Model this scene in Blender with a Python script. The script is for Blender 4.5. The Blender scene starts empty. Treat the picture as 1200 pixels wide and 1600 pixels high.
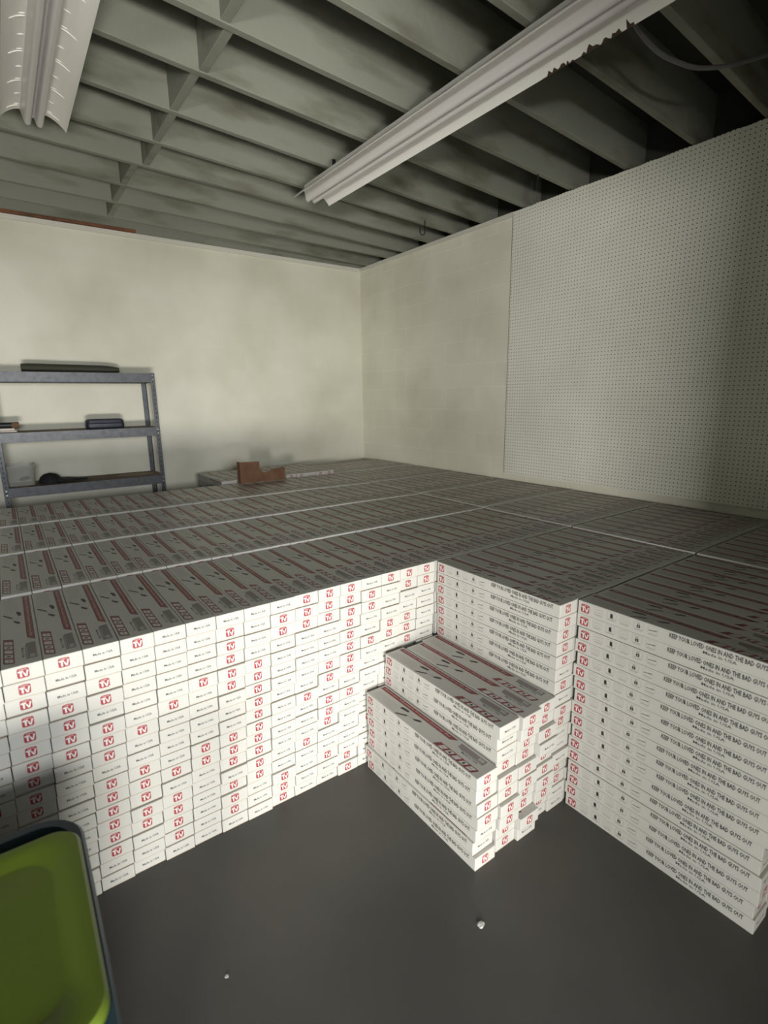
import bpy, bmesh, math, random
from mathutils import Vector, Matrix
from mathutils.bvhtree import BVHTree
random.seed(7)
S = bpy.context.scene
C = S.collection

# ------------------------------------------------------------------ camera
FPX = 814.145
CAM = Vector((-3.5167, -5.2832, 1.5710))
RIGHT = Vector((0.8094445, -0.58705522, -0.01287477))
UP = Vector((0.13628457, 0.16649468, 0.97657874))
FWD = Vector((0.57116207, 0.79224093, -0.21477477))
cd = bpy.data.cameras.new('camera')
cam = bpy.data.objects.new('camera', cd)
C.objects.link(cam)
cam.matrix_world = Matrix(((RIGHT.x, UP.x, -FWD.x, CAM.x), (RIGHT.y, UP.y, -FWD.y, CAM.y), (RIGHT.z, UP.z, -FWD.z, CAM.z), (0, 0, 0, 1)))
cd.sensor_fit = 'HORIZONTAL'
cd.sensor_width = 36.0
cd.lens = FPX * 36.0 / 1200.0
cd.clip_start = 0.02
cd.dof.use_dof = True
cd.dof.focus_distance = 2.9
cd.dof.aperture_fstop = 3.6
S.camera = cam

# ------------------------------------------------------------------ light
S.view_settings.view_transform = 'Standard'
S.view_settings.look = 'None'
S.view_settings.exposure = 0.1
S.view_settings.gamma = 1.0
S.view_settings.use_curve_mapping = False
w = bpy.data.worlds.new('daylight_sky')
S.world = w
w.use_nodes = True
w.node_tree.nodes['Background'].inputs[0].default_value = (0.62, 0.76, 1.0, 1)
w.node_tree.nodes['Background'].inputs[1].default_value = 0.4


def area(name, loc, target, sx, sy, power, col, spread=180):
    l = bpy.data.lights.new(name, 'AREA')
    l.shape = 'RECTANGLE'
    l.size, l.size_y, l.energy, l.color = sx, sy, power, col
    l.spread = math.radians(spread)
    o = bpy.data.objects.new(name, l)
    C.objects.link(o)
    o.location = loc
    o.rotation_euler = (Vector(target) - Vector(loc)).to_track_quat('-Z', 'Y').to_euler()
    return o


area('daylight_from_driveway', (-4.05, -9.2, 0.24), (-2.9, -2.0, 1.6), 1.3, 0.5, 325, (1.0, 0.975, 0.90))
area('daylight_from_left', (-6.4, -9.2, 1.10), (-0.8, -2.0, 1.5), 0.9, 0.7, 360, (1.0, 0.98, 0.93))
area('daylight_from_sky', (-4.1, -9.5, 1.95), (-3.2, -3.0, 0.9), 1.6, 0.8, 235, (0.97, 0.98, 1.0))

# ------------------------------------------------------------------ helpers
U = dict


def mat(name, col, rough=0.6, metal=0.0, noise=None, bump=None, spec=0.5, coat=0.0, alpha=None, trans=None):
    m = bpy.data.materials.new(name)
    m.use_nodes = True
    nt = m.node_tree
    b = nt.nodes['Principled BSDF']
    b.inputs['Base Color'].default_value = (*col, 1)
    b.inputs['Roughness'].default_value = rough
    b.inputs['Metallic'].default_value = metal
    b.inputs['Specular IOR Level'].default_value = spec
    b.inputs['Coat Weight'].default_value = coat
    if trans is not None:
        b.inputs['Transmission Weight'].default_value = trans
    if alpha is not None:
        b.inputs['Alpha'].default_value = alpha
    tc = nt.nodes.new('ShaderNodeTexCoord')
    if noise:
        sc, col2, lo, hi = noise[:4]
        n = nt.nodes.new('ShaderNodeTexNoise')
        n.inputs['Scale'].default_value = sc
        n.inputs['Detail'].default_value = 6
        mp = nt.nodes.new('ShaderNodeMapping')
        mp.inputs['Scale'].default_value = noise[4] if len(noise) > 4 else (1, 1, 1)
        nt.links.new(tc.outputs['Object'], mp.inputs[0])
        nt.links.new(mp.outputs[0], n.inputs['Vector'])
        r = nt.nodes.new('ShaderNodeValToRGB')
        r.color_ramp.elements[0].position = lo
        r.color_ramp.elements[0].color = (*col, 1)
        r.color_ramp.elements[1].position = hi
        r.color_ramp.elements[1].color = (*col2, 1)
        nt.links.new(n.outputs['Fac'], r.inputs[0])
        nt.links.new(r.outputs[0], b.inputs['Base Color'])
    if bump:
        sc, st, d = bump
        n = nt.nodes.new('ShaderNodeTexNoise')
        n.inputs['Scale'].default_value = sc
        n.inputs['Detail'].default_value = 5
        nt.links.new(tc.outputs['Object'], n.inputs['Vector'])
        bp = nt.nodes.new('ShaderNodeBump')
        bp.inputs['Strength'].default_value = st
        bp.inputs['Distance'].default_value = d
        nt.links.new(n.outputs['Fac'], bp.inputs['Height'])
        nt.links.new(bp.outputs[0], b.inputs['Normal'])
    return m


def tag(o, label=None, cat=None, group=None, kind=None):
    if label:
        o['label'] = label
    if cat:
        o['category'] = cat
    if group:
        o['group'] = group
    if kind:
        o['kind'] = kind
    return o


def empty(name, loc, rz=0.0):
    o = bpy.data.objects.new(name, None)
    o.empty_display_size = 0.05
    C.objects.link(o)
    o.location = loc
    o.rotation_euler = (0, 0, rz)
    return o


class MB:
    """collects shapes and links them as one mesh object"""

    def __init__(self):
        self.v, self.f, self.m = [], [], []

    def add(self, vs, fs, mi=0):
        k = len(self.v)
        self.v += [tuple(q) for q in vs]
        self.f += [tuple(i + k for i in f) for f in fs]
        self.m += [mi] * len(fs)
        return self

    def box(self, x0, x1, y0, y1, z0, z1, mi=0):
        vs = [(x, y, z) for z in (z0, z1) for y in (y0, y1) for x in (x0, x1)]
        return self.add(vs, [(0, 2, 3, 1), (4, 5, 7, 6), (0, 1, 5, 4), (2, 6, 7, 3), (0, 4, 6, 2), (1, 3, 7, 5)], mi)

    def tube(self, pts, r, n=10, mi=0, caps=True):
        pts = [Vector(p) for p in pts]
        rs = r if isinstance(r, (list, tuple)) else [r] * len(pts)
        vs, fs = [], []
        up = None
        for i, p in enumerate(pts):
            t = (pts[min(i + 1, len(pts) - 1)] - pts[max(i - 1, 0)]).normalized()
            if up is None:
                up = Vector((0, 0, 1)) if abs(t.z) < 0.9 else Vector((1, 0, 0))
            a = t.cross(up).normalized()
            up = a.cross(t).normalized()
            for k in range(n):
                an = 2 * math.pi * k / n
                vs.append(p + (a * math.cos(an) + up * math.sin(an)) * rs[i])
        for i in range(len(pts) - 1):
            for k in range(n):
                fs.append((i * n + k, i * n + (k + 1) % n, (i + 1) * n + (k + 1) % n, (i + 1) * n + k))
        if caps:
            fs.append(tuple(range(n))[::-1])
            fs.append(tuple((len(pts) - 1) * n + k for k in range(n)))
        return self.add(vs, fs, mi)

    def prism(self, poly, axis, a, b, mi=0):
        """closed 2D outline swept along an axis from a to b"""
        n = len(poly)
        put = {'x': lambda t, p: (t, p[0], p[1]), 'y': lambda t, p: (p[0], t, p[1]), 'z': lambda t, p: (p[0], p[1], t)}[axis]
        vs = [put(a, p) for p in poly] + [put(b, p) for p in poly]
        fs = [(i, (i + 1) % n, n + (i + 1) % n, n + i) for i in range(n)] + [tuple(range(n))[::-1], tuple(range(n, 2 * n))]
        return self.add(vs, fs, mi)

    def mesh(self, name, mats, smooth=False, bevel=0.0, seg=2, fix=True):
        me = bpy.data.meshes.new(name)
        me.from_pydata(self.v, [], self.f)
        for m in (mats if isinstance(mats, (list, tuple)) else [mats]):
            me.materials.append(m)
        me.polygons.foreach_set('material_index', self.m)
        if fix or bevel:
            bm = bmesh.new()
            bm.from_mesh(me)
            if fix:
                bmesh.ops.recalc_face_normals(bm, faces=bm.faces)
            if bevel:
                es = [e for e in bm.edges if len(e.link_faces) == 2 and e.calc_face_angle(0) > 0.6]
                bmesh.ops.bevel(bm, geom=es, offset=bevel, segments=seg, affect='EDGES', clamp_overlap=True)
            bm.to_mesh(me)
            bm.free()
        if smooth:
            me.shade_smooth()
            try:
                me.set_sharp_from_angle(angle=math.radians(40))
            except Exception:
                pass
        me.update()
        return me

    def build(self, name, mats, parent=None, **k):
        o = bpy.data.objects.new(name, self.mesh(name, mats, **k))
        C.objects.link(o)
        if parent:
            o.parent = parent
        return o


def struct(o, kind='structure'):
    o['kind'] = kind
    return o


ONES = ['', 'first', 'second', 'third', 'fourth', 'fifth', 'sixth', 'seventh', 'eighth', 'ninth', 'tenth', 'eleventh', 'twelfth',
        'thirteenth', 'fourteenth', 'fifteenth', 'sixteenth', 'seventeenth', 'eighteenth', 'nineteenth', 'twentieth']


def nth(n):
    return ONES[n] if n <= 20 else 'twenty-' + ONES[n - 20]


# ------------------------------------------------------------------ materials
M = {}
M['card'] = mat('white_carton_board', (0.455, 0.45, 0.415), 0.40, spec=0.5, noise=(9, (0.435, 0.425, 0.39), 0.45, 0.8))
M['red'] = mat('red_ink', (0.27, 0.028, 0.034), 0.45, spec=0.35)
M['dred'] = mat('dark_red_ink', (0.10, 0.012, 0.012), 0.45, spec=0.35)
M['black'] = mat('black_ink', (0.02, 0.02, 0.022), 0.5, spec=0.35)
M['grey'] = mat('grey_ink', (0.22, 0.205, 0.195), 0.5, spec=0.35)
M['lgrey'] = mat('light_grey_ink', (0.33, 0.325, 0.31), 0.5, spec=0.35)
M['kraft'] = mat('kraft_edge', (0.34, 0.26, 0.18), 0.8)
M['white'] = mat('white_ink', (0.55, 0.54, 0.52), 0.5, spec=0.35)
M['mauve'] = mat('grey_red_ink', (0.27, 0.19, 0.18), 0.5, spec=0.35)
M['bred'] = mat('banner_red_ink', (0.20, 0.028, 0.028), 0.45, spec=0.5)
M['pink'] = mat('pale_banner_lettering', (0.46, 0.32, 0.31), 0.5, spec=0.4)
INK = [M[k] for k in ('card', 'red', 'dred', 'black', 'grey', 'lgrey', 'kraft', 'white', 'mauve', 'bred', 'pink')]
I_CARD, I_RED, I_DRED, I_BLACK, I_GREY, I_LGREY, I_KRAFT, I_WHITE, I_MAUVE, I_BRED, I_PINK = range(11)
M['joist'] = mat('dull_painted_joist_wood', (0.235, 0.245, 0.20), 0.85, noise=(2.4, (0.13, 0.125, 0.09), 0.52, 0.72, (0.7, 3, 3)), bump=(14, 0.35, 0.01))
M['deck'] = mat('dark_ceiling_boards', (0.06, 0.062, 0.05), 0.9)
M['rust'] = mat('rusty_brown_board', (0.22, 0.085, 0.035), 0.85, noise=(8, (0.10, 0.05, 0.03), 0.4, 0.7))
M['trim'] = mat('cream_painted_plate', (0.66, 0.65, 0.58), 0.7)
M['floor'] = mat('dark_grey_painted_floor', (0.058, 0.056, 0.050), 0.42, spec=0.35, noise=(2.2, (0.076, 0.071, 0.063), 0.35, 0.7), bump=(60, 0.12, 0.002))
M['ground'] = mat('concrete_driveway', (0.45, 0.44, 0.41), 0.9)
M['steel'] = mat('galvanised_grey_steel', (0.105, 0.11, 0.12), 0.5, metal=0.55, noise=(30, (0.075, 0.078, 0.085), 0.4, 0.7))
M['bolt'] = mat('bright_bolt_metal', (0.75, 0.75, 0.73), 0.3, metal=0.9)
M['particle'] = mat('brown_particle_board', (0.20, 0.14, 0.085), 0.85, noise=(60, (0.14, 0.10, 0.06), 0.4, 0.6))
M['lampwhite'] = mat('white_enamel_sheet', (0.82, 0.81, 0.76), 0.38, spec=0.5, coat=0.2)
M['lampedge'] = mat('bright_embossed_enamel', (0.86, 0.85, 0.80), 0.25, spec=0.6)
M['tube'] = mat('unlit_lamp_tube_glass', (0.60, 0.575, 0.56), 0.25, spec=0.5)
M['rustchip'] = mat('rust_chip', (0.05, 0.028, 0.018), 0.9)
M['darkmetal'] = mat('dark_metal', (0.02, 0.022, 0.025), 0.5, metal=0.4)
M['cable'] = mat('grey_cable_sheath', (0.10, 0.10, 0.10), 0.45)
M['olive'] = mat('olive_green_fabric', (0.035, 0.036, 0.022), 0.75, bump=(40, 0.3, 0.004))
M['navy'] = mat('dark_blue_vinyl', (0.016, 0.02, 0.035), 0.5, bump=(30, 0.4, 0.004))
M['blackcloth'] = mat('black_cloth', (0.010, 0.010, 0.012), 0.8, bump=(25, 0.4, 0.006))
M['kraftbox'] = mat('brown_corrugated_cardboard', (0.17, 0.088, 0.045), 0.85, noise=(14, (0.12, 0.06, 0.032), 0.4, 0.75))
M['slat'] = mat('pinkish_white_plastic', (0.55, 0.48, 0.42), 0.5)
M['clear'] = mat('cloudy_clear_plastic', (0.55, 0.56, 0.50), 0.3, alpha=0.33)
M['paper'] = mat('white_paper_scrap', (0.42, 0.41, 0.38), 0.8)
M['dust'] = mat('pale_dust_patch', (0.30, 0.235, 0.16), 0.9)
M['green'] = mat('lime_green_plastic', (0.115, 0.165, 0.016), 0.45, spec=0.4, noise=(1.5, (0.095, 0.14, 0.014), 0.35, 0.7))
M['blue'] = mat('blue_grey_plastic', (0.03, 0.06, 0.08), 0.5, spec=0.35)


def wall_mat(name, axis, amt, zoff=2.67, uoff=0.0, base=0.74):
    m = mat(name, (0.62, 0.60, 0.52), 0.62, spec=0.3)
    nt = m.node_tree
    b = nt.nodes['Principled BSDF']
    tc = nt.nodes.new('ShaderNodeTexCoord')
    sx = nt.nodes.new('ShaderNodeSeparateXYZ')
    nt.links.new(tc.outputs['Object'], sx.inputs[0])
    cx = nt.nodes.new('ShaderNodeCombineXYZ')

    def off(out, k, sgn=1):
        a = nt.nodes.new('ShaderNodeMath')
        a.operation = 'MULTIPLY_ADD'
        a.inputs[1].default_value = sgn
        a.inputs[2].default_value = k
        nt.links.new(out, a.inputs[0])
        return a.outputs[0]
    nt.links.new(off(sx.outputs[axis], 20 * 0.4066 + uoff), cx.inputs[0])
    nt.links.new(off(sx.outputs[2], 20 * 0.2033 - zoff), cx.inputs[1])
    br = nt.nodes.new('ShaderNodeTexBrick')
    br.offset = 0.5
    br.inputs['Scale'].default_value = 1.0
    br.inputs['Brick Width'].default_value = 0.4066
    br.inputs['Row Height'].default_value = 0.2033
    br.inputs['Mortar Size'].default_value = 0.0045
    br.inputs['Mortar Smooth'].default_value = 0.6
    br.inputs['Color1'].default_value = (base, base * 0.985, base * 0.835, 1)
    br.inputs['Color2'].default_value = (base + 0.02, base * 0.985 + 0.02, base * 0.835 + 0.02, 1)
    br.inputs['Mortar'].default_value = (base + 0.1 * amt, base * 0.985 + 0.1 * amt, base * 0.835 + 0.1 * amt, 1)
    nt.links.new(cx.outputs[0], br.inputs['Vector'])
    # soft darker blotches from coarse noise, multiplied over the block colour
    n = nt.nodes.new('ShaderNodeTexNoise')
    n.inputs['Scale'].default_value = 1.3
    n.inputs['Detail'].default_value = 3
    nt.links.new(tc.outputs['Object'], n.inputs['Vector'])
    r = nt.nodes.new('ShaderNodeValToRGB')
    r.color_ramp.elements[0].position = 0.40
    r.color_ramp.elements[0].color = (1, 1, 1, 1)
    r.color_ramp.elements[1].position = 0.72
    r.color_ramp.elements[1].color = (0.80, 0.79, 0.76, 1)
    nt.links.new(n.outputs['Fac'], r.inputs[0])
    mx = nt.nodes.new('ShaderNodeMix')
    mx.data_type = 'RGBA'
    mx.blend_type = 'MULTIPLY'
    mx.inputs[0].default_value = 1
    nt.links.new(br.outputs['Color'], mx.inputs[6])
    nt.links.new(r.outputs[0], mx.inputs[7])
    nt.links.new(mx.outputs[2], b.inputs['Base Color'])
    n2 = nt.nodes.new('ShaderNodeTexNoise')
    n2.inputs['Scale'].default_value = 70
    nt.links.new(tc.outputs['Object'], n2.inputs['Vector'])
    mm = nt.nodes.new('ShaderNodeMath')
    mm.operation = 'MULTIPLY_ADD'
    mm.inputs[1].default_value = -1.6 * amt
    nt.links.new(br.outputs['Fac'], mm.inputs[0])
    nt.links.new(n2.outputs['Fac'], mm.inputs[2])
    bp = nt.nodes.new('ShaderNodeBump')
    bp.inputs['Strength'].default_value = 0.35
    bp.inputs['Distance'].default_value = 0.003
    nt.links.new(mm.outputs[0], bp.inputs['Height'])
    nt.links.new(bp.outputs[0], b.inputs['Normal'])
    return m


def peg_mat():
    m = mat('white_pegboard_with_holes', (0.60, 0.60, 0.545), 0.45, spec=0.4)
    nt = m.node_tree
    b = nt.nodes['Principled BSDF']
    tc = nt.nodes.new('ShaderNodeTexCoord')
    sx = nt.nodes.new('ShaderNodeSeparateXYZ')
    nt.links.new(tc.outputs['Object'], sx.inputs[0])

    def mth(op, a, bb=None, c=None):
        n = nt.nodes.new('ShaderNodeMath')
        n.operation = op
        for i, q in enumerate((a, bb, c)):
            if q is None:
                continue
            if isinstance(q, (int, float)):
                n.inputs[i].default_value = q
            else:
                nt.links.new(q, n.inputs[i])
        return n.outputs[0]

    def cell(o):
        return mth('SUBTRACT', mth('FRACT', mth('MULTIPLY', o, 1 / 0.0254)), 0.5)
    a, c = cell(mth('ADD', sx.outputs[1], 20 * 0.0254)), cell(mth('ADD', sx.outputs[2], 0))
    d = mth('SQRT', mth('ADD', mth('MULTIPLY', a, a), mth('MULTIPLY', c, c)))
    hole = mth('LESS_THAN', d, 0.135)
    mx = nt.nodes.new('ShaderNodeMix')
    mx.data_type = 'RGBA'
    nt.links.new(hole, mx.inputs[0])
    n = nt.nodes.new('ShaderNodeTexNoise')
    n.inputs['Scale'].default_value = 1.1
    n.inputs['Detail'].default_value = 3
    nt.links.new(tc.outputs['Object'], n.inputs['Vector'])
    r = nt.nodes.new('ShaderNodeValToRGB')
    r.color_ramp.elements[0].position = 0.42
    r.color_ramp.elements[0].color = (0.86, 0.86, 0.765, 1)
    r.color_ramp.elements[1].position = 0.70
    r.color_ramp.elements[1].color = (0.74, 0.735, 0.66, 1)
    nt.links.new(n.outputs['Fac'], r.inputs[0])
    nt.links.new(r.outputs[0], mx.inputs[6])
    mx.inputs[7].default_value = (0.06, 0.06, 0.055, 1)
    nt.links.new(mx.outputs[2], b.inputs['Base Color'])
    return m


# ------------------------------------------------------------------ room
ZC = 2.994          # underside of the joists
XL, YF = -6.35, -5.95
DX0, DX1, DH = -4.65, -2.76, 2.15    # doorway behind the camera
struct(MB().box(XL - 0.2, 0.2, YF - 0.2, 0.2, -0.12, 0).build('floor', M['floor']))
struct(MB().box(XL - 0.2, 0.2, 0, 0.2, 0, 2.992).build('wall_back', wall_mat('painted_block_wall_back', 0, 0.12)))
struct(MB().box(0, 0.2, YF, 0, 0, 2.992).build('wall_right', wall_mat('painted_block_wall_right', 1, 1.0, 2.67, 0.6330 + 0.2033, 0.80)))
struct(MB().box(XL - 0.2, XL, YF, 0, 0, 3.34).build('wall_left', wall_mat('painted_block_wall_left', 1, 0.3)))
fw = MB()
fw.box(XL - 0.2, DX0, YF - 0.2, YF, 0, 3.34)
fw.box(DX1, 0.2, YF - 0.2, YF, 0, 3.34)
fw.box(DX0, DX1, YF - 0.2, YF, DH, 3.34)
struct(fw.build('wall_front', wall_mat('painted_block_wall_front', 0, 0.3)))
struct(MB().box(XL - 0.2, 0.2, YF - 0.2, 0.2, 3.30, 3.40).build('ceiling', M['deck']))
struct(MB().box(-14, 6, -20, YF - 0.2, -0.15, -0.03).build('ground', M['ground']))

struct(MB().box(0.2, 0.24, YF, 0.24, 2.9, 3.34).build('trim_4', M['deck']))
struct(MB().box(XL, 0.2, 0.005, 0.043, 2.993, 3.30).build('trim_5', M['joist']))
# joists: (a, b) -> y = a + b*x along the underside; they run slightly askew to the walls
JO = [(-0.161, 0.068), (-0.545, 0.06), (-0.815, 0.10), (-1.211, 0.102), (-1.541, 0.113), (-1.885, 0.130), (-2.332, 0.114), (-2.752, 0.092),
      (-3.162, 0.081), (-3.577, 0.060), (-3.948, 0.062), (-4.36, 0.06), (-4.78, 0.05), (-5.2, 0.05), (-5.6, 0.04)]
JT = 0.019


def joist_y(i, x):
    return JO[i][0] + JO[i][1] * x


for i, (a, b) in enumerate(JO):
    m = MB()
    n = 14
    jv = []
    for k in range(n + 1):
        x = XL + (0.19 - XL) * k / n
        y = a + b * x
        wv = random.uniform(-0.002, 0.002)
        jv.append([(x, y - JT + wv, ZC), (x, y + JT + wv, ZC), (x, y + JT + wv, 3.30), (x, y - JT + wv, 3.30)])
    vs = [p for q in jv for p in q]
    fs = []
    for k in range(n):
        for e in range(4):
            fs.append((4 * k + e, 4 * k + (e + 1) % 4, 4 * k + 4 + (e + 1) % 4, 4 * k + 4 + e))
    fs += [(3, 2, 1, 0), tuple(4 * n + e for e in range(4))]
    m.add(vs, fs)
    o = m.build('ceiling_joist', M['joist'], bevel=0.003, seg=1)
    struct(o)
# blocking pieces between neighbouring joists, one line down the middle of the ceiling
for i in range(len(JO) - 1):
    x = -2.60 + random.uniform(-0.03, 0.03)
    y0_, y1_ = joist_y(i + 1, x) + JT, joist_y(i, x) - JT
    o = MB().box(x - 0.02, x + 0.02, y0_, y1_, ZC + 0.004, 3.29).build('ceiling_blocking', M['joist'], bevel=0.002, seg=1)
    struct(o)

# wall-top plates
struct(MB().box(XL, 0, -0.016, 0, 2.955, 2.992).build('trim_1', M['trim'], bevel=0.002))
struct(MB().box(-0.014, 0, -2.232, -0.016, 2.960, 2.992).build('trim_2', M['trim'], bevel=0.002))
struct(MB().box(XL, -2.35, -0.05, 0.0, 2.993, 3.012).build('trim_3', M['rust']))

# pegboard on the right wall
pg = empty('pegboard', (-0.004, -2.237, 0.915))
tag(pg, 'large white pegboard full of small holes fixed to the right block wall', 'pegboard')
mp = MB()
N = 60
ys = [-2.237 - (3.6) * k / N for k in range(N + 1)]
top = [(y, 2.985 + random.uniform(-0.004, 0.004)) for y in ys]
mp.prism([(ys[0], 0.915), (ys[-1], 0.905)] + top[::-1], 'x', -0.026, -0.020)
o = mp.build('panel', peg_mat())
o.parent = pg
o.matrix_parent_inverse = Matrix.Translation(-pg.location)
for y in (-2.25, -3.45, -4.65, -5.8):
    o = MB().box(-0.020, -0.001, y - 0.02, y + 0.02, 0.93, 2.96).build('batten', M['joist'])
    o.parent = pg
    o.matrix_parent_inverse = Matrix.Translation(-pg.location)

# ------------------------------------------------------------------ carton artwork
W, L, H = 0.09953, 0.65467, 0.05      # pitch of the stacks, rows and layers
BW, BL, BH = 0.0976, 0.6440, 0.0489   # one carton
XM, Y0 = -2.01746, -3.60251           # inner corner of the stacks
_tc = {}


def text2d(s, res=1, bold=0.018):
    if 'KEEP' in s:
        bold = 0.032
    if s in _tc:
        return _tc[s]
    cu = bpy.data.curves.new('t', 'FONT')
    cu.body = s
    cu.resolution_u = res
    cu.size = 1
    cu.offset = bold
    ob = bpy.data.objects.new('t', cu)
    C.objects.link(ob)
    dg = bpy.context.evaluated_depsgraph_get()
    dg.update()
    me = bpy.data.meshes.new_from_object(ob.evaluated_get(dg))
    vs = [(v.co.x, v.co.y) for v in me.vertices]
    fs = [tuple(p.vertices) for p in me.polygons]
    x0, x1 = min(v[0] for v in vs), max(v[0] for v in vs)
    y0, y1 = min(v[1] for v in vs), max(v[1] for v in vs)
    vs = [((x - x0) / (x1 - x0), (y - y0) / (y1 - y0)) for x, y in vs]
    bpy.data.objects.remove(ob)
    bpy.data.curves.remove(cu)
    bpy.data.meshes.remove(me)
    _tc[s] = (vs, fs)
    return _tc[s]


class Face2D:
    """draws flat print on one face of a carton; s,t in metres on the face, lift per layer"""

    def __init__(self, mb, fn):
        self.mb, self.fn = mb, fn

    def poly(self, pts, mi, lv=1):
        self.mb.add([self.fn(s, t, 0.00012 * lv) for s, t in pts], [tuple(range(len(pts)))], mi)

    def rect(self, s0, s1, t0, t1, mi, lv=1):
        self.poly([(s0, t0), (s1, t0), (s1, t1), (s0, t1)], mi, lv)

    def frame(self, s0, s1, t0, t1, wd, mi, lv=1, r=0.0):
        def rr(a0, a1, b0, b1, q):
            return [(a0 + q, b0), (a1 - q, b0), (a1, b0 + q), (a1, b1 - q), (a1 - q, b1), (a0 + q, b1), (a0, b1 - q), (a0, b0 + q)]
        o_, i_ = rr(s0, s1, t0, t1, r), rr(s0 + wd, s1 - wd, t0 + wd, t1 - wd, max(r - wd, 0.0004))
        n = 8
        self.mb.add([self.fn(s, t, 0.00012 * lv) for s, t in o_ + i_], [(k, (k + 1) % n, n + (k + 1) % n, n + k) for k in range(n)], mi)

    def text(self, st, s0, s1, t0, t1, mi, lv=1, shear=0.0):
        vs, fs = text2d(st)
        self.mb.add([self.fn(s0 + (s1 - s0) * a + shear * (t1 - t0) * b, t0 + (t1 - t0) * b, 0.00012 * lv) for a, b in vs], fs, mi)

    def tv(self, s0, s1, t0, t1, fine=True):
        ws, ht = s1 - s0, t1 - t0
        out = [(0.10, 0.0), (0.88, 0.0), (0.98, 0.14), (1.0, 0.86), (0.90, 0.95), (0.5, 1.0), (0.12, 0.97), (0.02, 0.86), (0.0, 0.14)]
        self.poly([(s0 + ws * a, t0 + ht * b) for a, b in out], I_RED, 1)
        T = [(0.08, 0.72), (0.52, 0.72), (0.52, 0.57), (0.39, 0.57), (0.39, 0.12), (0.23, 0.12), (0.23, 0.57), (0.08, 0.57)]
        V = [(0.46, 0.53), (0.60, 0.53), (0.70, 0.28), (0.80, 0.72), (0.95, 0.72), (0.78, 0.12), (0.62, 0.12)]
        for q in (T, V):
            self.poly([(s0 + ws * a, t0 + ht * b) for a, b in q], I_WHITE, 2)
        if fine:
            self.text('AS SEEN ON', s0 + ws * 0.22, s0 + ws * 0.8, t0 + ht * 0.79, t0 + ht * 0.90, I_WHITE, 2)


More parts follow.
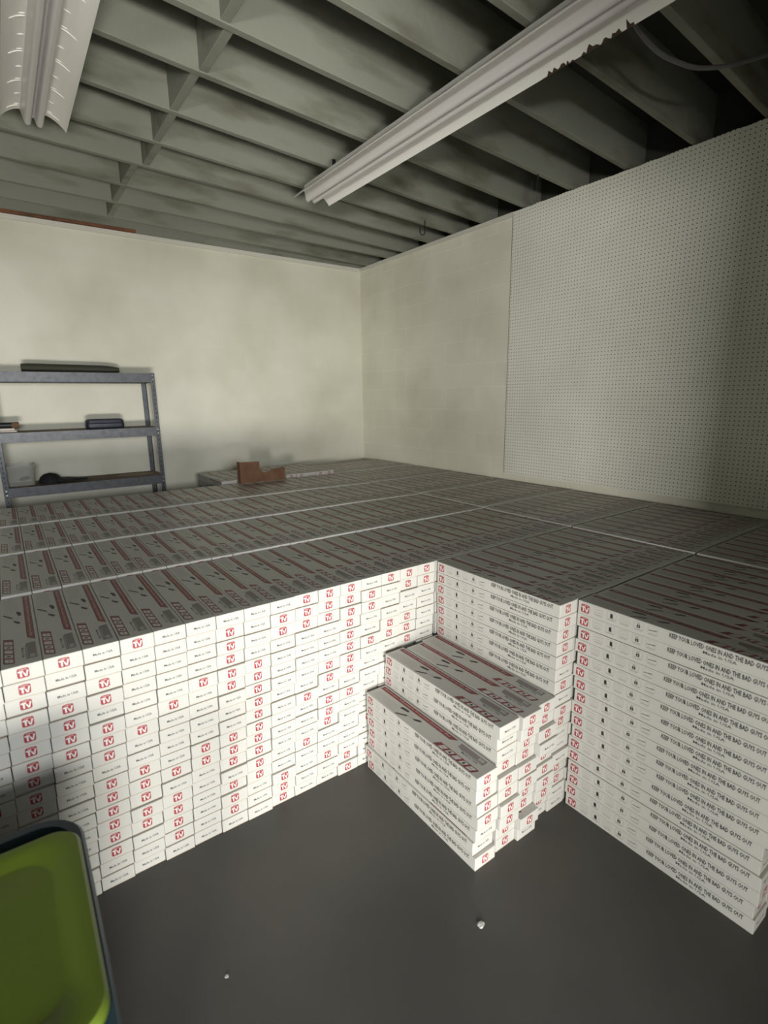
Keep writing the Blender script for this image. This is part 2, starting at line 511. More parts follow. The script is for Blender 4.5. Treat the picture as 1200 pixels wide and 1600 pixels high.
def carton_mesh(name, end, side=True, top=True):
    """origin at the base centre; back end at +y, printed end at -y"""
    mb = MB()
    # body with softened edges
    b = bmesh.new()
    bmesh.ops.create_cube(b, size=1, matrix=Matrix.Diagonal((BW, BL, BH, 1)))
    bmesh.ops.translate(b, verts=b.verts, vec=(0, 0, BH / 2))
    bmesh.ops.bevel(b, geom=b.edges[:], offset=0.0011, segments=1, affect='EDGES')
    b.verts.index_update()
    mb.add([v.co for v in b.verts], [[v.index for v in f.verts] for f in b.faces], I_CARD)
    b.free()

    def endface(F, kind):
        F.rect(0.0012, BW - 0.0012, 0.0006, 0.0022, I_KRAFT)
        if kind == 'tv':
            F.tv(BW * 0.345, BW * 0.65, BH * 0.22, BH * 0.84)
        else:
            F.text('Made in USA', BW * 0.25, BW * 0.80, BH * 0.40, BH * 0.57, I_BLACK)
    endface(Face2D(mb, lambda s, t, e: (-BW / 2 + s, -BL / 2 - e, t)), end)
    endface(Face2D(mb, lambda s, t, e: (BW / 2 - s, BL / 2 + e, t)), 'made' if end == 'tv' else 'tv')

    def sideface(F):
        F.tv(BL * 0.018, BL * 0.070, BH * 0.17, BH * 0.82)
        for k, c in enumerate((0.124, 0.200, 0.273, 0.347, 0.420)):
            s, hw = BL * c, 0.0165
            t0, t1 = BH * 0.24, BH * 0.90
            F.frame(s - hw, s + hw, t0, t1, 0.0014, I_LGREY, 1, 0.005)
            F.rect(s - hw * 0.8, s + hw * 0.8, t0 + 0.0035, t0 + 0.0055, I_GREY)
            if k == 0:
                F.rect(s - hw * 0.75, s + hw * 0.75, t0 + 0.012, t0 + 0.0133, I_GREY)
                F.rect(s - hw * 0.75, s + hw * 0.75, t0 + 0.022, t0 + 0.0235, I_GREY)
            elif k == 1:
                F.poly([(s - 0.005, t0 + 0.026), (s + 0.004, t0 + 0.026), (s + 0.005, t0 + 0.012), (s + 0.008, t0 + 0.009), (s - 0.005, t0 + 0.010)], I_BLACK)
            elif k == 2:
                for q in (-0.008, 0, 0.008):
                    F.rect(s + q - 0.0004, s + q + 0.0004, t0 + 0.010, t0 + 0.027, I_LGREY)
                for q in (0.010, 0.018, 0.027):
                    F.rect(s - 0.010, s + 0.010, t0 + q - 0.0004, t0 + q + 0.0004, I_LGREY)
            elif k == 3:
                F.poly([(s - 0.0052, t0 + 0.010), (s + 0.0052, t0 + 0.010), (s + 0.006, t0 + 0.015), (s + 0.0052, t0 + 0.020), (s - 0.0052, t0 + 0.020), (s - 0.006, t0 + 0.015)], I_BLACK)
                F.frame(s - 0.0042, s + 0.0042, t0 + 0.0185, t0 + 0.0275, 0.0016, I_BLACK, 1, 0.003)
                F.rect(s - 0.0012, s + 0.0012, t0 + 0.013, t0 + 0.0165, I_WHITE, 2)
            else:
                F.poly([(s - hw * 0.8, t0 + 0.0145), (s + hw * 0.2, t0 + 0.0165), (s + hw * 0.8, t0 + 0.0175), (s + hw * 0.8, t0 + 0.0205), (s + hw * 0.1, t0 + 0.0185), (s - hw * 0.8, t0 + 0.0165)], I_BLACK)
        F.text('KEEP YOUR LOVED ONES IN AND THE BAD GUYS OUT', BL * 0.500, BL * 0.955, BH * 0.54, BH * 0.88, I_BLACK)
        F.text('Made in USA', BL * 0.655, BL * 0.795, BH * 0.27, BH * 0.46, I_BLACK)
    if side:
        sideface(Face2D(mb, lambda s, t, e: (-BW / 2 - e, BL / 2 - s, t)))
        sideface(Face2D(mb, lambda s, t, e: (BW / 2 + e, -BL / 2 + s, t)))
    if top:
        # s runs from the back end to the printed end, t across from the left edge
        F = Face2D(mb, lambda s, t, e: (-BW / 2 + t, BL / 2 - s, BH + e))
        F.poly([(BL * 0.012, BW * 0.70), (BL * 0.682, BW * 0.70), (BL * 0.722, BW * 0.915), (BL * 0.018, BW * 0.915)], I_DRED)
        F.poly([(BL * 0.016, BW * 0.725), (BL * 0.680, BW * 0.725), (BL * 0.712, BW * 0.90), (BL * 0.020, BW * 0.90)], I_BRED, 2)
        F.text('Maximum Adjustable Premium Security Bar', BL * 0.030, BL * 0.668, BW * 0.755, BW * 0.865, I_PINK, 3, 0.6)
        # icon strip
        F.poly([(BL * 0.645, BW * 0.07), (BL * 0.672, BW * 0.34), (BL * 0.955, BW * 0.34), (BL * 0.965, BW * 0.325), (BL * 0.945, BW * 0.075), (BL * 0.935, BW * 0.06)], I_DRED)
        F.poly([(BL * 0.652, BW * 0.08), (BL * 0.675, BW * 0.325), (BL * 0.958, BW * 0.325), (BL * 0.938, BW * 0.08)], I_BRED, 2)
        for k in range(5):
            a = BL * (0.682 + 0.0535 * k)
            wd = BL * 0.036
            sh = BL * 0.018
            F.poly([(a, BW * 0.105), (a + wd, BW * 0.105), (a + wd + sh, BW * 0.305), (a + sh, BW * 0.305)], I_WHITE, 3)
            m_ = a + wd / 2 + sh / 2
            if k in (1, 3):
                F.poly([(m_ - 0.005, BW * 0.15), (m_ + 0.004, BW * 0.15), (m_ + 0.006, BW * 0.26), (m_ - 0.002, BW * 0.26)], I_BLACK, 4)
            elif k in (0, 4):
                F.rect(m_ - 0.007, m_ + 0.007, BW * 0.195, BW * 0.212, I_BLACK, 4)
            else:
                F.frame(m_ - 0.006, m_ + 0.006, BW * 0.14, BW * 0.27, 0.0008, I_LGREY, 4, 0.001)
        # grey lettering block
        F.poly([(BL * 0.755, BW * 0.66), (BL * 0.750, BW * 0.90), (BL * 0.945, BW * 0.90), (BL * 0.945, BW * 0.62), (BL * 0.79, BW * 0.62)], I_GREY)
        F.text('MY SECURITY', BL * 0.765, BL * 0.885, BW * 0.72, BW * 0.86, I_MAUVE, 2)
        F.text('BAR', BL * 0.898, BL * 0.935, BW * 0.72, BW * 0.86, I_WHITE, 2)
        F.rect(BL * 0.80, BL * 0.93, BW * 0.645, BW * 0.675, I_LGREY, 2)
        F.text('Made in USA', BL * 0.80, BL * 0.92, BW * 0.52, BW * 0.59, I_BLACK)
        # small print
        for k, q in enumerate((0.14, 0.20, 0.26, 0.32, 0.38, 0.44, 0.50)):
            F.rect(BL * (0.03 + 0.008 * (k % 2)), BL * (0.28 - 0.02 * (k % 3)), BW * q, BW * (q + 0.016), I_LGREY)
        # pictured bar pieces
        F.poly([(BL * 0.285, BW * 0.10), (BL * 0.300, BW * 0.08), (BL * 0.360, BW * 0.30), (BL * 0.366, BW * 0.37), (BL * 0.350, BW * 0.36), (BL * 0.335, BW * 0.30)], I_BLACK)
        F.poly([(BL * 0.262, BW * 0.50), (BL * 0.275, BW * 0.46), (BL * 0.335, BW * 0.52), (BL * 0.343, BW * 0.58), (BL * 0.325, BW * 0.62), (BL * 0.28, BW * 0.59)], I_BLACK)
        F.poly([(BL * 0.405, BW * 0.40), (BL * 0.425, BW * 0.37), (BL * 0.470, BW * 0.52), (BL * 0.455, BW * 0.53), (BL * 0.462, BW * 0.60), (BL * 0.435, BW * 0.54)], I_BLACK)
        F.poly([(BL * 0.366, BW * 0.36), (BL * 0.370, BW * 0.35), (BL * 0.407, BW * 0.40), (BL * 0.405, BW * 0.415)], I_GREY)
        F.poly([(BL * 0.343, BW * 0.56), (BL * 0.345, BW * 0.545), (BL * 0.407, BW * 0.43), (BL * 0.412, BW * 0.445)], I_LGREY)
    return mb


MB_TV, MB_MADE = carton_mesh('carton', 'tv'), carton_mesh('carton', 'made')
ME = {'T': MB_TV.mesh('carton_tv_end', INK, fix=False), 'M': MB_MADE.mesh('carton_made_end', INK, fix=False)}
PLAIN = MB().box(-BW / 2, BW / 2, -BL / 2, BL / 2, 0, BH)

# ------------------------------------------------------------------ which cartons stand where
FRONT = {  # stack number left of the inner corner: printed ends from the top down
    1: 'TTMMMMMMMMMMMMMMM', 2: 'TTMMTTTMMTMMMTMMM', 3: 'TMMMTTMMMMMTMMMMM', 4: 'MTTMMTMMMMMMTMMMM', 5: 'TTTTTTTTMTMMMMMTT',
    6: 'TTTMMMTTMTTTMMTMM', 7: 'TTTMMMMMTMMMTMMMM', 8: 'MTTMMMMMMMMMMMTTT', 9: 'MMMMTTTTTTTTTTMMM', 10: 'MTTTTTMMMTTTMTTTM',
    11: 'MMMMTMMMMTTMMMMMM', 12: 'MMMMMTMMMMTMTTTTM', 13: 'TMMMMMTMMTTTTTMMM', 14: 'MMTTMTTTMTTTTTTMM', 15: 'TMMTTTTMMMMMMMTMM',
    16: 'TTTTTTTTTTTTMTTMT', 17: 'MTTMTTMMTMTTMMTMT', 18: 'TMTTMMTMTTMMTTMTM', 19: 'MTMMTMTTMTMMTMTMM'}
STEP = {1: 'TTTTMMT', 2: 'MMMTTTTTTT', 3: 'TTTTTTTTTM', 4: 'TTTMTTTTTM'}
MID = 'TTTTTMTMTTMMMTTMM'
NL = 17
boxes = []   # dict(pos, kind, where, idx...)


def add(x, y, z, end, cell, **k):
    boxes.append(dict(p=Vector((x, y, z)), end=end, cell=cell, **k))


def lift(r, c):
    if r < 0:
        return 0.007 if c >= 10 else 0.0
    f = 1.0 if c < 3 else max(0.25, 1 - (c - 3) / 12)
    base = {0: 0.0, 1: 0.009, 2: 0.017, 3: 0.025}[r] * f
    return base + (0.007 if c >= 10 else 0)


def lean(z):   # the front wall of cartons leans a little to the left towards the floor
    return -0.046 * (1 - z / 0.85)


for r in range(-2, 4):
    c0 = {-2: 1, -1: 0}.get(r, -19)
    for c in range(c0, 20):
        hp = (H * NL + lift(r, c)) / NL
        for k in range(NL):
            top_ = k == NL - 1
            jy = random.uniform(-0.006, 0.006) if not top_ else random.uniform(-0.002, 0.002)
            if r == 0 and c < 0 and random.random() < 0.12 and not top_:
                jy -= random.uniform(0.003, 0.006)
            jx = random.uniform(-0.0005, 0.0005)
            dx = 0.0
            end = random.choice('TM')
            n_from_top = NL - k
            if r == 0 and c < 0:
                dx = lean(k * H)
                end = FRONT[-c][NL - n_from_top if False else n_from_top - 1]
            if r == -1:
                dx = 0
                if c == 0:
                    end = MID[n_from_top - 1]
                    jy = random.uniform(-0.008, 0.004)
            if r == -2 and c == 1:
                jy = random.choice([-0.006, -0.003, 0, 0.003, 0.006]) if not top_ else 0.004
                dx = -0.004 if k < 4 else (0.0015 if k % 5 == 0 else 0)
            gap = 0.004 if c >= 10 else 0.0
            add(XM + (c + 0.5) * W + jx + dx + (0.006 if c >= 10 else 0), Y0 + (r + 0.5) * L + jy, k * hp, end, (r, c, k),
                rz=random.uniform(-0.0012, 0.0012), top=top_, nft=n_from_top)
# the row against the back, one or two layers higher
for c in range(-1, 20):
    n = 18 if c < 10 else NL
    hp = 0.896 / 18 if c < 10 else 0.868 / NL
    for k in range(n):
        add(XM + (c + 0.83 if c < 10 else c + 0.72) * W, Y0 + 4.53 * L + random.uniform(-0.012, 0.012), k * hp, random.choice('TM'), (4, c, k),
            rz=random.uniform(-0.002, 0.002), top=(k == n - 1), nft=n - k)
# the steps in the notch
SJ = {1: [0.0, 0.002, -0.004, -0.008, -0.002, 0.004, -0.010], 2: [-0.004, 0.010, 0.008, 0.012, -0.004, -0.004, -0.018, -0.016, 0.0, 0.0],
      3: [-0.016, -0.010, 0.004, 0.008, -0.006, -0.012, 0.000, 0.004, -0.026, -0.014], 4: [0.0, 0.006, -0.010, -0.018, 0.004, -0.006, -0.012, -0.008, 0.012, 0.018]}
for s_, n in ((1, 7), (2, 10), (3, 10), (4, 10)):
    for k in range(n):
        nft = n - k
        dx = -0.012 if (s_ == 1 and k < 2) else 0.0
        if s_ == 2 and k == n - 1:
            dx = -0.0045
        if s_ == 1 and k >= 2:
            dx = -0.003
        add(XM + (s_ - 5 + 0.5) * W + dx, Y0 - 0.5 * L - 0.008 + SJ[s_][nft - 1], k * H, STEP[s_][nft - 1], ('s', s_, k), rz=random.uniform(-0.003, 0.003),
            top=(k == n - 1), nft=nft)

# ------------------------------------------------------------------ how large each shows in the photograph
verts, polys, owner = [], [], []
for i, b in enumerate(boxes):
    R = Matrix.Rotation(b['rz'], 3, 'Z')
    q = len(verts)
    for z in (0, BH):
        for y in (-BL / 2, BL / 2):
            for x in (-BW / 2, BW / 2):
                verts.append(b['p'] + R @ Vector((x, y, z)))
    for f in ((4, 5, 7, 6), (0, 1, 5, 4), (2, 6, 7, 3), (0, 4, 6, 2), (1, 3, 7, 5)):
        polys.append(tuple(q + j for j in f))
        owner.append(i)
tree = BVHTree.FromPolygons(verts, polys)


def px(P):
    v = P - CAM
    d = v.dot(FWD)
    if d < 0.05:
        return None
    return 600 + FPX * v.dot(RIGHT) / d, 800 - FPX * v.dot(UP) / d


for i, b in enumerate(boxes):
    R = Matrix.Rotation(b['rz'], 3, 'Z')
    area_ = 0.0
    faces = []
    r = b['cell'][0]
    if b['top'] or r == 's':
        faces.append((Vector((-BW / 2, -BL / 2, BH)), Vector((BW, 0, 0)), Vector((0, BL, 0))))
    faces.append((Vector((-BW / 2, -BL / 2, 0)), Vector((BW, 0, 0)), Vector((0, 0, BH))))
    if r == 's' or (r, b['cell'][1]) in ((-1, 0), (-2, 1), (4, -1)):
        faces.append((Vector((-BW / 2, -BL / 2, 0)), Vector((0, BL, 0)), Vector((0, 0, BH))))
    for o_, a_, c_ in faces:
        nu, nv = (4, 8) if c_.y else ((8, 3) if a_.y else (5, 3))
        for u in range(nu):
            for v in range(nv):
                P = b['p'] + R @ (o_ + a_ * ((u + 0.5) / nu) + c_ * ((v + 0.5) / nv))
                q = px(P)
                if not q or not (0 < q[0] < 1200 and 0 < q[1] < 1600):
                    continue
                if q[1] > 1290 and q[0] < 130 + (q[1] - 1290) * 0.18:
                    continue
                d = (CAM - P).normalized()
                if tree.ray_cast(P + d * 0.004, d, 8)[0] is not None:
                    continue
                nrm = (a_.cross(c_)).normalized()
                dist = (P - CAM).length
                area_ += (a_.length / nu) * (c_.length / nv) * abs((R @ nrm).dot(d)) * FPX * FPX / dist ** 2
    b['seen'] = area_
order = sorted((b for b in boxes if b['seen'] > 0), key=lambda b: -b['seen'])
singles = order[:300]
print('cartons in view', len(order), 'smallest single', round(singles[-1]['seen']), 'total', len(boxes))
sid = {id(b) for b in singles}


def carton_label(b):
    r, c, k = b['cell']
    mark = 'red TV mark' if b['end'] == 'T' else 'Made in USA end'
    if r == 's':
        if c == 1:
            return f'white carton with {mark}, {nth(b["nft"])} from the top of the low seven-carton step'
        if c == 2:
            return f'white carton, {mark}, {nth(b["nft"])} from top, ten-high step stack beside the low step'
        if c == 3:
            return f'white carton with {mark}, {nth(b["nft"])} from top, middle stack of the ten-high step'
        return f'white carton, {mark}, {nth(b["nft"])} from top, ten-high step stack touching the corner pile'
    if r == 0 and c < 0:
        return f'white carton, {mark}, {nth(b["nft"])} from top, {nth(-c)} stack left of the inner corner'
    if r == -1 and c == 0:
        return f'white carton, printed long side, {nth(b["nft"])} from top of the corner pile behind the steps'
    if r == -2 and c == 1:
        return f'white carton, printed long side out, {nth(b["nft"])} from top of the tall right-hand pile'
    row = {-2: 'nearest right-hand row', -1: 'row right behind the steps', 0: 'same row as the long front wall', 1: 'second row of the long front wall', 2: 'third row of the long wall', 3: 'fourth row of the long wall', 4: 'row against the back wall'}[r]
    if c < 0:
        return f'white carton top, {row}, {nth(-c)} left of the inner corner'
    return f'white carton top, {row}, {nth(c - (1 if r == -2 else 0) + 1)} rightwards'


GROUPS = {'s': 'cartons built up as steps', -2: 'cartons of the right-hand block', -1: 'cartons of the middle block', 0: 'cartons of the long front wall', 1: 'cartons of the rows behind the front wall'}
for b in singles:
    r, c, k = b['cell']
    o = bpy.data.objects.new('carton', ME[b['end']])
    C.objects.link(o)
    o.location = b['p']
    o.rotation_euler = (0, 0, b['rz'])
    tag(o, carton_label(b), 'box', GROUPS[r if r in GROUPS else 1])

# every other carton of the pile: one object
allm = MB()
bv, bf, bmi = allm.v, allm.f, allm.m
for b in boxes:
    if id(b) in sid:
        continue
    src = (MB_TV if b['end'] == 'T' else MB_MADE) if b['seen'] > 0 else PLAIN
    k = len(bv)
    cs, sn = math.cos(b['rz']), math.sin(b['rz'])
    X, Y, Z = b['p']
    bv.extend((X + cs * x - sn * y, Y + sn * x + cs * y, Z + z) for x, y, z in src.v)
    bf.extend(tuple(i + k for i in f) for f in src.f)
    bmi.extend(src.m)
o = allm.build('carton_pile', INK, fix=False)
tag(o, 'remaining white printed cartons stacked across the whole back of the room', 'boxes', kind='stuff')

# ------------------------------------------------------------------ green lid on the blue tote
def rrect(x0, x1, y0, y1, r, n=8):
    out = []
    for cx_, cy_, a0 in ((x1 - r, y1 - r, 0), (x0 + r, y1 - r, 90), (x0 + r, y0 + r, 180), (x1 - r, y0 + r, 270)):
        for k in range(n + 1):
            a = math.radians(a0 + 90 * k / n)
            out.append((cx_ + r * math.cos(a), cy_ + r * math.sin(a)))
    return out


def rings(mb, levels, cap=True, mi=0):
    n = len(levels[0][0])
    vs, fs = [], []
    for poly, z in levels:
        vs += [(x, y, z) for x, y in poly]
    for i in range(len(levels) - 1):
        for k in range(n):
            fs.append((i * n + k, i * n + (k + 1) % n, (i + 1) * n + (k + 1) % n, (i + 1) * n + k))
    if cap:
        fs.append(tuple((len(levels) - 1) * n + k for k in range(n)))
    return mb.add(vs, fs, mi)


tx0, tx1, ty0, ty1, tz = -4.16, -3.490, -4.62, -3.925, 0.585
tote = empty('storage_tote', ((tx0 + tx1) / 2, (ty0 + ty1) / 2, 0))
tag(tote, 'blue-grey plastic storage tote standing on the floor under the green lid', 'tote')
tl = lambda o_: (setattr(o_, 'parent', tote), setattr(o_, 'matrix_parent_inverse', Matrix.Translation(-tote.location)))


def inset(d, r):
    return rrect(tx0 + d, tx1 - d, ty0 + d, ty1 - d, max(r - d, 0.02))


m = MB()
rings(m, [(inset(0.075, 0.10), 0.0), (inset(0.070, 0.10), 0.012), (inset(0.028, 0.10), tz - 0.03), (inset(0.034, 0.10), tz - 0.03), (inset(0.076, 0.10), 0.014)])
m.add([(x, y, 0.0) for x, y in inset(0.075, 0.10)], [tuple(range(36))])
tl(m.build('body', M['blue'], smooth=True))
m = MB()
rings(m, [(inset(0.026, 0.10), tz - 0.045), (inset(0.004, 0.10), tz - 0.045), (inset(0.0, 0.10), tz - 0.040), (inset(0.0, 0.10), tz - 0.008), (inset(0.006, 0.10), tz), (inset(0.026, 0.10), tz), (inset(0.030, 0.10), tz - 0.008), (inset(0.030, 0.10), tz - 0.045), (inset(0.026, 0.10), tz - 0.045)], cap=False)
tl(m.build('rim', M['blue'], smooth=True))

lx0, lx1, ly0, ly1, lz = -4.20, -3.500, -4.510, -4.020, 0.587
LR = Matrix.Rotation(math.radians(-1.6), 4, 'Z')
lid = MB()


def li(d, r, dy=0):
    return rrect(lx0 + d, lx1 - d, ly0 + d, ly1 - d, max(r - d, 0.02))


rings(lid, [(li(0.004, 0.06), lz), (li(0.0, 0.06), lz + 0.002), (li(0.0, 0.06), lz + 0.022), (li(0.006, 0.06), lz + 0.029), (li(0.016, 0.06), lz + 0.030), (li(0.040, 0.11), lz + 0.026),
            (li(0.054, 0.12), lz + 0.019), (li(0.066, 0.13), lz + 0.017), (li(0.085, 0.14), lz + 0.018), (li(0.130, 0.15), lz + 0.019)])
rings(lid, [(li(0.004, 0.06), lz), (li(0.012, 0.06), lz + 0.0), (li(0.012, 0.06), lz + 0.018)])
o = lid.build('tote_lid', M['green'], smooth=True, fix=False)
tag(o, 'lime green plastic tote lid with a raised rim, lying on the blue tote', 'lid')

# ------------------------------------------------------------------ steel shelf at the back wall
SX0, SX1, SY0, SY1 = -3.575, -2.402, -0.41, -0.03
shelf = empty('shelf_unit', ((SX0 + SX1) / 2, (SY0 + SY1) / 2, 0))
tag(shelf, 'grey bolted steel shelving unit with brown boards against the back wall', 'shelf')


def sp(o_, par=shelf):
    o_.parent = par
    o_.matrix_parent_inverse = Matrix.Translation(-shelf.location)
    return o_


for px_, sgx in ((SX0, 1), (SX1, -1)):
    for py_, sgy in ((SY0, 1), (SY1, -1)):
        m = MB()
        a, b_ = sorted((px_, px_ + sgx * 0.036))
        c_, d_ = sorted((py_, py_ + sgy * 0.002))
        m.box(a, b_, c_, d_, 0, 1.80)
        a, b_ = sorted((px_, px_ + sgx * 0.002))
        c_, d_ = sorted((py_ + sgy * 0.002, py_ + sgy * 0.036))
        m.box(a, b_, c_, d_, 0, 1.80)
        for k in range(46):          # punched slots
            z = 0.05 + k * 0.038
            a, b_ = sorted((px_ + sgx * 0.014, px_ + sgx * 0.022))
            c_, d_ = sorted((py_ - sgy * 0.0006, py_ - sgy * 0.0001))
            m.box(a, b_, c_, d_, z, z + 0.016, 1)
            c_, d_ = sorted((py_ + sgy * 0.014, py_ + sgy * 0.022))
            a, b_ = sorted((px_ - sgx * 0.0006, px_ - sgx * 0.0001))
            m.box(a, b_, c_, d_, z, z + 0.016, 1)
        sp(m.build('post', [M['steel'], M['darkmetal']]))
LEV = [1.797, 1.345, 0.925, 0.50, 0.10]
for z in LEV:
    sp(MB().box(SX0 + 0.004, SX1 - 0.004, SY0 + 0.004, SY1 - 0.004, z - 0.014, z - 0.001).build('shelf_board', M['particle']))
    for y, s_ in ((SY0, 1), (SY1, -1)):
        m = MB()
        a, b_ = sorted((y + s_ * 0.003, y + s_ * 0.005))
        m.box(SX0 + 0.003, SX1 - 0.003, a, b_, z - 0.075, z - 0.0005)
        a, b_ = sorted((y + s_ * 0.005, y + s_ * 0.022))
        m.box(SX0 + 0.003, SX1 - 0.003, a, b_, z - 0.075, z - 0.073)
        m.box(SX0 + 0.003, SX1 - 0.003, a, b_, z - 0.0165, z - 0.0145)
        bm_ = sp(m.build('beam', M['steel'], bevel=0.0008, seg=1))
        if s_ == 1:
            for x in (SX0 + 0.018, SX1 - 0.018):
                for q in (0.02, 0.052):
                    k = MB().tube([(x, y - 0.001, z - q), (x, y - 0.005, z - q)], [0.006, 0.0045], 8)
                    sp(k.build('bolt', M['bolt']), bm_)
                    bm_.children[-1].matrix_parent_inverse = Matrix.Identity(4)
    for x, s_ in ((SX0, 1), (SX1, -1)):
        a, b_ = sorted((x + s_ * 0.003, x + s_ * 0.005))
        sp(MB().box(a, b_, SY0 + 0.006, SY1 - 0.006, z - 0.075, z - 0.0005).build('side_beam', M['steel']))

# rolled bag on top
m = MB()
pts, rad = [], []
for k in range(17):
    t = k / 16
    pts.append((-3.335 + 0.69 * t, -0.25 + 0.01 * math.sin(3 * t), 1.797 + 0.036 - 0.006 * t))
    rad.append((0.036 if t < 0.85 else 0.036 - (t - 0.85) * 0.09) * (0.86 if k in (0, 16) else 1))
m.tube(pts, rad, 14)
o = m.build('rolled_bag', M['olive'], smooth=True)
tag(o, 'long dark olive soft case lying on top of the steel shelf', 'bag')
for v in o.data.vertices:
    v.co.z = max(v.co.z, 1.7965)
    v.co.z = 1.797 + (v.co.z - 1.797) * 0.98
# small blue pouch on the middle shelf
m = MB()
rings(m, [(rrect(-2.945, -2.665, -0.30, -0.20, 0.03), 1.3452), (rrect(-2.950, -2.660, -0.305, -0.195, 0.03), 1.36), (rrect(-2.950, -2.660, -0.305, -0.195, 0.03), 1.385),
          (rrect(-2.948, -2.662, -0.30, -0.20, 0.03), 1.388), (rrect(-2.950, -2.660, -0.304, -0.196, 0.03), 1.392), (rrect(-2.946, -2.664, -0.30, -0.20, 0.03), 1.416), (rrect(-2.93, -2.68, -0.29, -0.21, 0.03), 1.424)])
m.add([(x, y, 1.3452) for x, y in rrect(-2.945, -2.665, -0.30, -0.20, 0.03)], [tuple(range(36))])
tag(m.build('vinyl_pouch', M['navy'], smooth=True), 'small dark blue zipped pouch on the middle steel shelf', 'pouch')
# pipe on two pale boards, left end of the middle shelf
pp = empty('bicycle_pump', (-3.50, -0.30, 1.376))
tag(pp, 'black tube with a brown capped end lying at the left of the middle shelf', 'tube')
for nm, a, b_, r_, mm in (('barrel', -3.572, -3.455, 0.021, 'darkmetal'), ('end_cap', -3.455, -3.408, 0.023, 'kraftbox')):
    o = MB().tube([(a, -0.30, 1.399), (b_, -0.30, 1.399)], r_, 14).build(nm, M[mm], smooth=True)
    o.parent = pp
    o.matrix_parent_inverse = Matrix.Translation(-pp.location)
pp.name = 'capped_tube'
for dz, x1 in ((0.0, -3.428), (0.016, -3.440)):
    o = MB().box(-3.568, x1, -0.345, -0.25, 1.3455 + dz, 1.3585 + dz).build('plastic_slat', M['slat'], bevel=0.002)
    tag(o, 'pale pinkish flat slat, ' + ('lower' if dz == 0 else 'upper') + ' of two under the black capped tube', 'slat', 'pale slats on the middle shelf')
# clear bin on the lower shelf
cb = MB()
outer = lambda d: rrect(-3.565 + d, -3.342 - d, -0.345 + d, -0.075 - d, 0.03)
rings(cb, [(outer(0.018), 0.9255), (outer(0.002), 1.075), (outer(0.0), 1.078), (outer(0.0), 1.085), (outer(0.006), 1.085), (outer(0.006), 1.078), (outer(0.022), 0.929)])
cb.add([(x, y, 0.9255) for x, y in outer(0.018)], [tuple(range(36))])
tag(cb.build('clear_bin', M['clear'], smooth=True), 'cloudy clear plastic bin at the left end of the lower shelf', 'bin')
m = MB()
m.tube([(-3.46, -0.20, 0.960), (-3.43, -0.195, 0.966), (-3.39, -0.19, 0.974)], [0.010, 0.018, 0.011], 8)
tag(m.build('dark_tool', M['blackcloth'], smooth=True), 'small dark object lying inside the cloudy clear bin', 'tool')
# black cap
cp = empty('black_cap', (-3.20, -0.27, 0.925))
tag(cp, 'crumpled black cap lying beside the clear bin on the lower shelf', 'cap')
m = MB()
lv = []
for k in range(9):
    t = k / 8
    r_ = 0.078 * math.sqrt(max(0.0, 1 - t ** 2.2)) + 0.002
    lv.append(([(-3.255 + r_ * 1.0 * math.cos(a) * (1 + 0.06 * math.sin(3 * a)), -0.27 + r_ * 0.95 * math.sin(a)) for a in [2 * math.pi * j / 28 for j in range(28)]], 0.9255 + 0.082 * t))
rings(m, lv)
o = m.build('crown', M['blackcloth'], smooth=True)
o.parent = cp
o.matrix_parent_inverse = Matrix.Translation(-cp.location)
m = MB()
out = [(-3.21, -0.345), (-3.12, -0.350), (-3.04, -0.325), (-2.985, -0.275), (-3.04, -0.225), (-3.12, -0.20), (-3.21, -0.20)]
n = len(out)
m.add([(x, y, 0.927 + 0.012 * abs(y + 0.275) / 0.07) for x, y in out] + [(x, y, 0.958 - 0.10 * max(0, x + 3.15)) for x, y in out],
      [(i, (i + 1) % n, n + (i + 1) % n, n + i) for i in range(n)] + [tuple(range(n))[::-1], tuple(range(n, 2 * n))])
o = m.build('peak', M['blackcloth'], bevel=0.004, smooth=True)
o.parent = cp
o.matrix_parent_inverse = Matrix.Translation(-cp.location)
# pale round mat on the lower shelf
m = MB()
rings(m, [([(-2.60 + 0.15 * math.cos(a), -0.20 + 0.09 * math.sin(a)) for a in [2 * math.pi * j / 32 for j in range(32)]], z) for z in (0.9245, 0.9265)])
tag(m.build('round_mat', M['dust']), 'thin pale brown round mat at the right end of the lower shelf', 'mat')

# ------------------------------------------------------------------ brown cardboard piece on the cartons
cz = 0.8765
cbx = MB()
prof = [(-1.957, cz), (-1.552, cz), (-1.552, cz + 0.108), (-1.66, cz + 0.104), (-1.70, cz + 0.085), (-1.74, cz + 0.078), (-1.765, cz + 0.09), (-1.785, cz + 0.12), (-1.785, cz + 0.176), (-1.957, cz + 0.182)]
cbx.prism(prof, 'y', -1.075, -1.071)
cbx.box(-1.957, -1.953, -1.071, -1.005, cz, cz + 0.18)
cbx.box(-1.556, -1.552, -1.071, -1.005, cz, cz + 0.105)
tag(cbx.build('cardboard_flap', M['kraftbox']), 'torn brown cardboard piece standing on the white cartons near the back wall', 'cardboard')

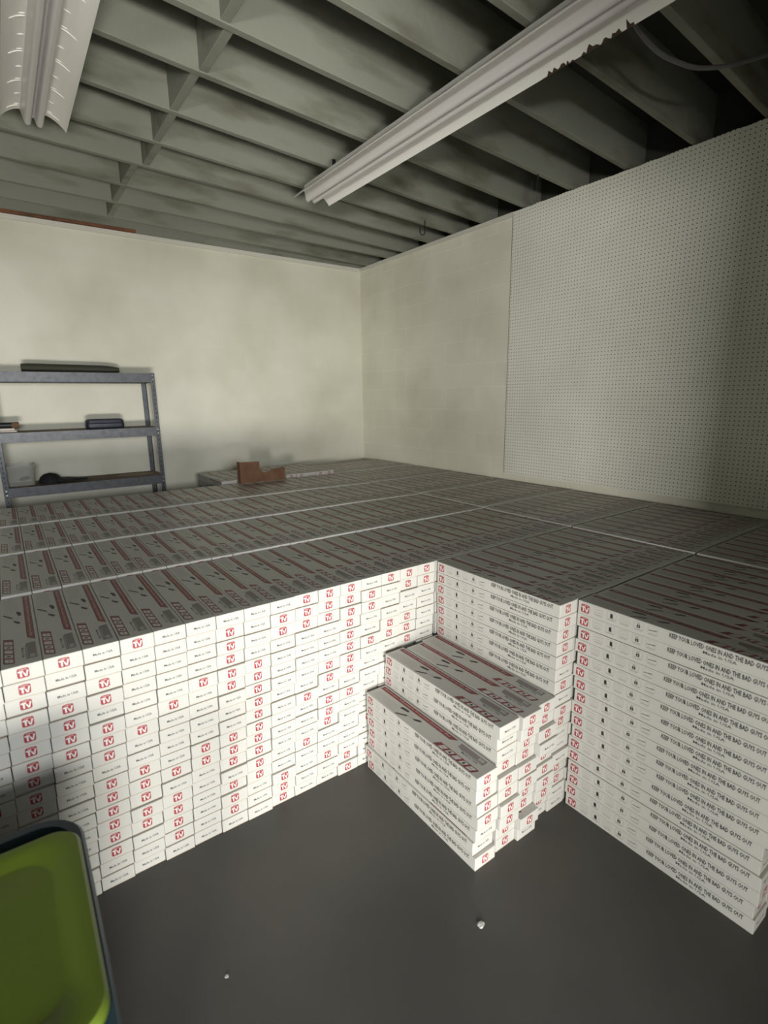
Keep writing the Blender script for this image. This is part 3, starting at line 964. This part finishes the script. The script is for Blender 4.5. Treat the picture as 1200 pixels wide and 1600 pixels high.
# ------------------------------------------------------------------ shop lights
def lamp(xc, y_end, y_far, label, rusty=False, ribs=True):
    t = empty('shop_light', (xc, (y_end + y_far) / 2, 2.84))
    tag(t, label, 'light fixture')

    def par(o_, p=t):
        o_.parent = p
        if p is t:
            o_.matrix_parent_inverse = Matrix.Translation(-t.location)
        return o_
    hw = 0.132
    zb = 2.848

    def wing(side):
        pts = []
        for k in range(13):
            q = k / 12
            x = 0.046 + (hw - 0.046) * q
            z = zb + 0.052 * math.cos(q * math.pi / 2) ** 0.8 if q < 1 else zb
            pts.append((xc + side * x, z + 0.004 * (1 - q)))
        return pts
    for side in (-1, 1):
        p = wing(side)
        up = [(x, z + 0.0022) for x, z in p]
        m = MB()
        m.prism(p + up[::-1], 'y', y_far, y_end)
        rf = par(m.build('reflector', M['lampwhite'], smooth=True))
        # embossed ribs
        k = 0
        y = y_end - 0.04
        while ribs and y > y_far + 0.03:
            for dy, a0, a1 in ((0, 1, 9), (-0.016, 1, 5), (-0.115, 1, 5)):
                yy = y + dy
                pr = [(x, z - 0.0010) for x, z in p[a0:a1]]
                mm = MB().tube([(x, yy, z) for x, z in pr], [0.0006] + [0.002] * (len(pr) - 2) + [0.0006], 5)
                rb = mm.build('rib', M['lampedge'], smooth=True)
                rb.parent = rf
                rb.matrix_parent_inverse = Matrix.Identity(4)
            y -= 0.232
        if rusty and side == 1:
            ch = MB()
            random.seed(5)
            xe, ze = p[12]
            x2_, z2_ = p[9]
            ua = (x2_ - xe, z2_ - ze)
            inner, edge = [], []
            y = -3.66
            while y > -4.06:
                d = random.choice([0.1, 0.2, 0.3, 0.5, 0.9, 0.7, 0.4]) if random.random() < 0.6 else 0.04
                inner.append((xe + ua[0] * d, y, ze + ua[1] * d - 0.0006))
                edge.append((xe + 0.0006 * side, y, ze - 0.0012))
                y -= random.uniform(0.006, 0.014)
            nq = len(inner)
            ch.add(inner + edge + [(q[0] + 0.003, q[1], q[2] + 0.006) for q in edge],
                   [(i, i + 1, nq + i + 1, nq + i) for i in range(nq - 1)] + [(nq + i, nq + i + 1, 2 * nq + i + 1, 2 * nq + i) for i in range(nq - 1)])
            cc = ch.build('rust_patch', M['rustchip'])
            cc['label'] = 'flaking rust along the reflector edge'
            cc.parent = rf
            cc.matrix_parent_inverse = Matrix.Identity(4)
    # centre spine with two rounded ridges
    prof = [(xc - 0.050, zb + 0.060)]
    for cx_ in (-0.024, 0.024):
        for k in range(9):
            a = math.pi + math.pi * k / 8
            prof.append((xc + cx_ + 0.017 * math.cos(a), zb + 0.024 + 0.026 * math.sin(a)))
        if cx_ < 0:
            prof.append((xc - 0.004, zb + 0.034))
            prof.append((xc + 0.004, zb + 0.034))
    prof += [(xc + 0.050, zb + 0.060), (xc + 0.045, zb + 0.095), (xc - 0.045, zb + 0.095)]
    par(MB().prism(prof, 'y', y_far, y_end + 0.006).build('housing', M['tube'], smooth=True))
    for y in (y_end - 0.3, y_far + 0.3):
        par(MB().box(xc - 0.012, xc + 0.012, y - 0.002, y + 0.002, zb + 0.093, ZC + 0.01).build('hanger', M['darkmetal']))
    return t


lamp(-3.200, -2.055, -4.49, 'grey unlit shop light with ribbed reflector wings, hanging at the upper left')
lamp(-1.642, -1.905, -4.35, 'long white unlit shop light with a rusty edge under the joists, right of the other', rusty=True, ribs=False)

# ------------------------------------------------------------------ hooks and cable at the ceiling
def hook(x, y, label):
    m = MB()
    pts = [(x, y, ZC + 0.012), (x, y, ZC - 0.075)]
    for k in range(1, 10):
        a = math.pi * k / 9
        pts.append((x - 0.028 + 0.028 * math.cos(a), y, ZC - 0.075 - 0.028 * math.sin(a)))
    pts.append((x - 0.056, y, ZC - 0.052))
    m.tube(pts, 0.0042, 8)
    tag(m.build('ceiling_hook', M['darkmetal'], smooth=True), label, 'hook', 'dark hooks under the joists')


hook(-0.43, joist_y(7, -0.43) + 0.004, 'dark J-shaped hook under a joist just above the pegboard corner')
hook(-0.43, joist_y(4, -0.43) - 0.05, 'dark J-shaped hook under a joist near the far ceiling corner')

m = MB()
ctrl = [(-1.47, -3.985, 2.982), (-1.389, -3.967, 2.96), (-1.325, -3.967, 2.93), (-1.192, -3.976, 2.90), (-1.074, -4.001, 2.89), (-0.977, -4.027, 2.89), (-0.878, -4.083, 2.90), (-0.805, -4.125, 2.92), (-0.694, -4.174, 2.96), (-0.61, -4.23, 2.985)]
pts = []
for i in range(len(ctrl) - 1):
    p0, p1, p2, p3 = (Vector(ctrl[max(i - 1, 0)]), Vector(ctrl[i]), Vector(ctrl[i + 1]), Vector(ctrl[min(i + 2, len(ctrl) - 1)]))
    for k in range(6):
        t = k / 6
        pts.append(0.5 * ((2 * p1) + (-p0 + p2) * t + (2 * p0 - 5 * p1 + 4 * p2 - p3) * t * t + (-p0 + 3 * p1 - 3 * p2 + p3) * t ** 3))
pts.append(Vector(ctrl[-1]))
m.tube(pts, 0.009, 10)
tag(m.build('ceiling_cable', M['cable'], smooth=True), 'sagging grey cable looping under the joists above the pegboard', 'cable')

# ------------------------------------------------------------------ scraps on the floor
def scrap(x, y, s_, label, seed):
    random.seed(seed)
    b = bmesh.new()
    bmesh.ops.create_icosphere(b, subdivisions=2, radius=s_)
    for v in b.verts:
        v.co *= random.uniform(0.65, 1.15)
        v.co.z = v.co.z * 0.28
    zmin = min(v.co.z for v in b.verts)
    for v in b.verts:
        v.co.z -= zmin
    me = bpy.data.meshes.new('scrap')
    b.to_mesh(me)
    b.free()
    me.materials.append(M['paper'])
    o = bpy.data.objects.new('paper_scrap', me)
    C.objects.link(o)
    o.location = (x, y, 0.0)
    tag(o, label, 'scrap', 'scraps on the dark floor')


scrap(-2.546, -4.410, 0.0125, 'crumpled white scrap on the dark floor in front of the carton steps', 1)
scrap(-3.219, -4.091, 0.006, 'tiny white scrap on the floor between the tote and the steps', 2)
